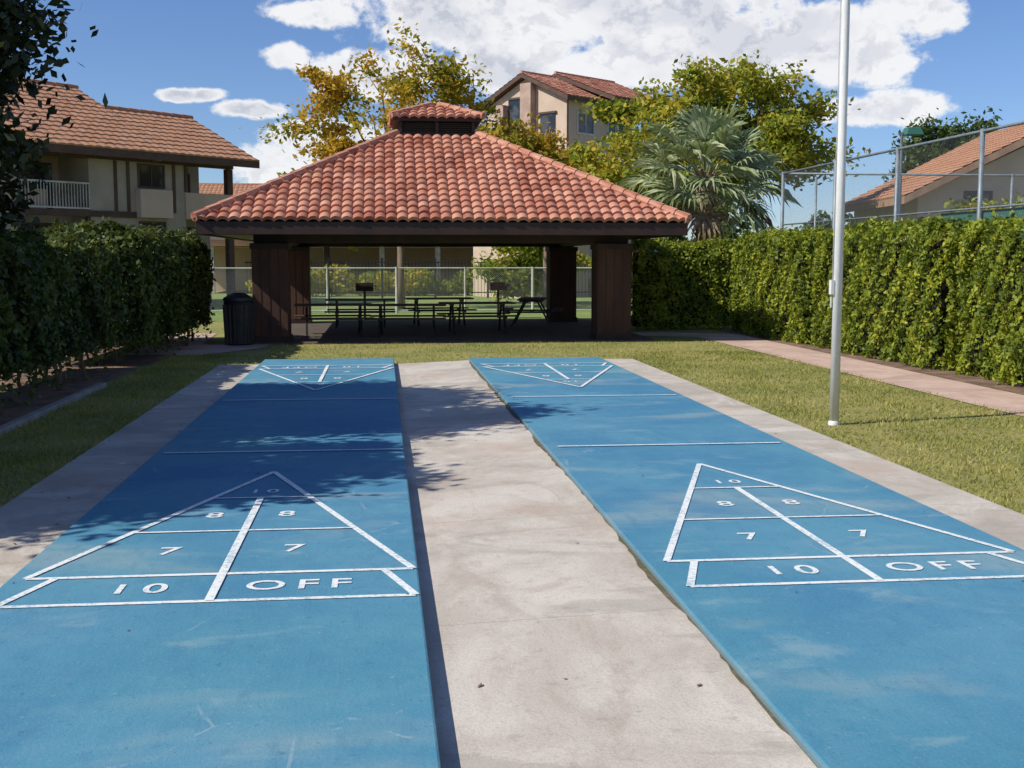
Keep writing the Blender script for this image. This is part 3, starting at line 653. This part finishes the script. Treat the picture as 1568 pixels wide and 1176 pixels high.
mb.hexa([(6,0,6.95-th),(12,0,3.98-th),(12,9.5,3.98-th),(6,9.5,6.95-th),(6,0,6.95),(12,0,3.98),(12,9.5,3.98),(6,9.5,6.95)])
mb.make("roof_deck",simple("tan_fascia",(.40,.24,.15),None,2,.8),rb)
tile_slope("roof_tiles",(0,9.5,4.0),(0,-1,0),9.5,(6,0,2.97),6.69,0,0,rb,M_tile2,p=.3,row=.36,A=.03,sub=4)
fr=MB();gl=MB(); window(rb,fr,gl,4.3,5.3,4.2,5.0,.5,1,.08); window(rb,fr,gl,2.6,3.8,1.0,2.4,.5,1,.08); window(rb,fr,gl,2.2,3.0,3.4,4.1,.5,1,.08); fr.make("frames",M_trim,rb); gl.make("glass",M_glass,rb)
cp=group("carport",(0,70,GZ)); mb=MB()
mb.box(-12,26,-3.2,3.5,2.6,2.95); mb.make("roof",simple("carport_roof",(.30,.17,.11),None,1,.8),cp)
mb=MB()
for i in range(-3,9): mb.box(i*3.1-.14,i*3.1+.14,-3.0,-2.7,0,2.59)
mb.make("columns",M_frame,cp)
mb=MB(); mb.box(-12,26,2.9,3.2,0,2.59); mb.make("back_wall",M_stucco,cp)
ap=group("apartment_building",(-24,84,GZ)); mb=MB(); mb.box(0,44,0,9,0,5.2); mb.make("walls",M_stucco,ap); gable_roof(ap,-.5,44.5,-.6,9.6,4.5,5.2,7.2,M_tile2,"roof")
fr=MB();gl=MB()
for i in range(14):
    for z in (.9,3.4): window(ap,fr,gl,1+i*3.1,2.4+i*3.1,z,z+1.2,0,1,.08)
fr.make("frames",M_trim,ap); gl.make("glass",M_glass,ap)

# ------------------------------------------------------------------ light
el=math.radians(43); az=Vector((-1,-.26,0)).normalized(); sd=Vector((az.x*math.cos(el),az.y*math.cos(el),math.sin(el)))
su=bpy.data.lights.new("sun","SUN"); su.energy=5.0; su.angle=math.radians(.5); su.color=(1,.945,.83)
so=bpy.data.objects.new("sun",su); COL.objects.link(so); so.rotation_euler=(-sd).to_track_quat('-Z','Y').to_euler(); so.location=(-20,-5,30)
w=bpy.data.worlds.new("World"); S.world=w; w.use_nodes=True; t=NT(w.node_tree); bg=t.N['Background']
try:
    w.cycles.sampling_method='MANUAL'; w.cycles.sample_map_resolution=256
except Exception as e: print(e)
sky=t.node('ShaderNodeTexSky',sky_type='NISHITA'); sky.sun_disc=False; sky.sun_elevation=el; sky.sun_rotation=math.atan2(sd.x,sd.y)%(2*math.pi); sky.air_density=1.0; sky.dust_density=.2; sky.ozone_density=3.0; sky.altitude=800
tc_=t.node('ShaderNodeTexCoord'); G=tc_.outputs['Generated']; sp=t.node('ShaderNodeSeparateXYZ'); t.lk(G,sp.inputs[0])
A=t.m('ARCTAN2',sp.outputs[0],sp.outputs[1]); E=t.m('ARCSINE',sp.outputs[2])
cl=[(870,18,320,72),(1130,85,190,60),(1290,100,90,48),(790,105,95,42),(450,100,34,20),(560,118,100,30),(300,157,40,10),(395,176,48,12),(500,214,70,22),(450,262,80,30),(1385,50,66,32),(1350,180,90,22),(500,38,60,18),(970,105,130,46)]
f=None
for (u,v,ru,rv) in cl:
    a=.108+math.atan((u-784)/1823); e=math.atan((395-v)/1823)
    da=t.m('MULTIPLY',t.m('SUBTRACT',A,a),1823/(ru*1.2)); de=t.m('MULTIPLY',t.m('SUBTRACT',E,e),1823/(rv*1.2))
    q=t.m('ADD',t.m('MULTIPLY',da,da),t.m('MULTIPLY',de,de))
    f=q if f is None else t.m('MINIMUM',f,q)
f=t.m('SUBTRACT',1.0,t.m('MINIMUM',f,2.2))
nv=t.scl(G,(1,1,1.35))
n1=t.noise(26,nv,8,.62,.15); nb=t.noise(3.0,nv,3,.55)
away=t.ss(t.m('ABSOLUTE',t.m('SUBTRACT',A,.108)),.5,.8)
f=t.m('MAXIMUM',f,t.m('SUBTRACT',t.m('MULTIPLY',t.m('MULTIPLY',t.ss(nb,.5,.7),away),2.2),1.2))
d=t.m('ADD',t.m('MULTIPLY',f,1.25),t.m('MULTIPLY',t.m('SUBTRACT',n1,.5),4.6))
mask=t.ss(d,-.2,.65)
n1b=t.noise(26,t.scl(G,(1,1,1.35),(.010,0,-.018)),4,.62,.15); nl=t.noise(9,nv,4,.55)
shade=t.m('ADD',t.m('MULTIPLY',t.ss(t.m('SUBTRACT',n1b,n1),-.04,.08),.5),t.m('MULTIPLY',t.ss(nl,.45,.62),.55),clamp=True)
cc=t.mix(t.m('MULTIPLY',shade,t.ss(d,.4,1.2)),(10.4,10.4,10.5),(6.3,6.6,7.5))
base=t.mix(1.0,sky.outputs[0],(.88,1.02,1.30),'MULTIPLY')
t.lk(t.mix(t.m('MULTIPLY',mask,.95),base,cc),bg.inputs[0]); bg.inputs[1].default_value=.090
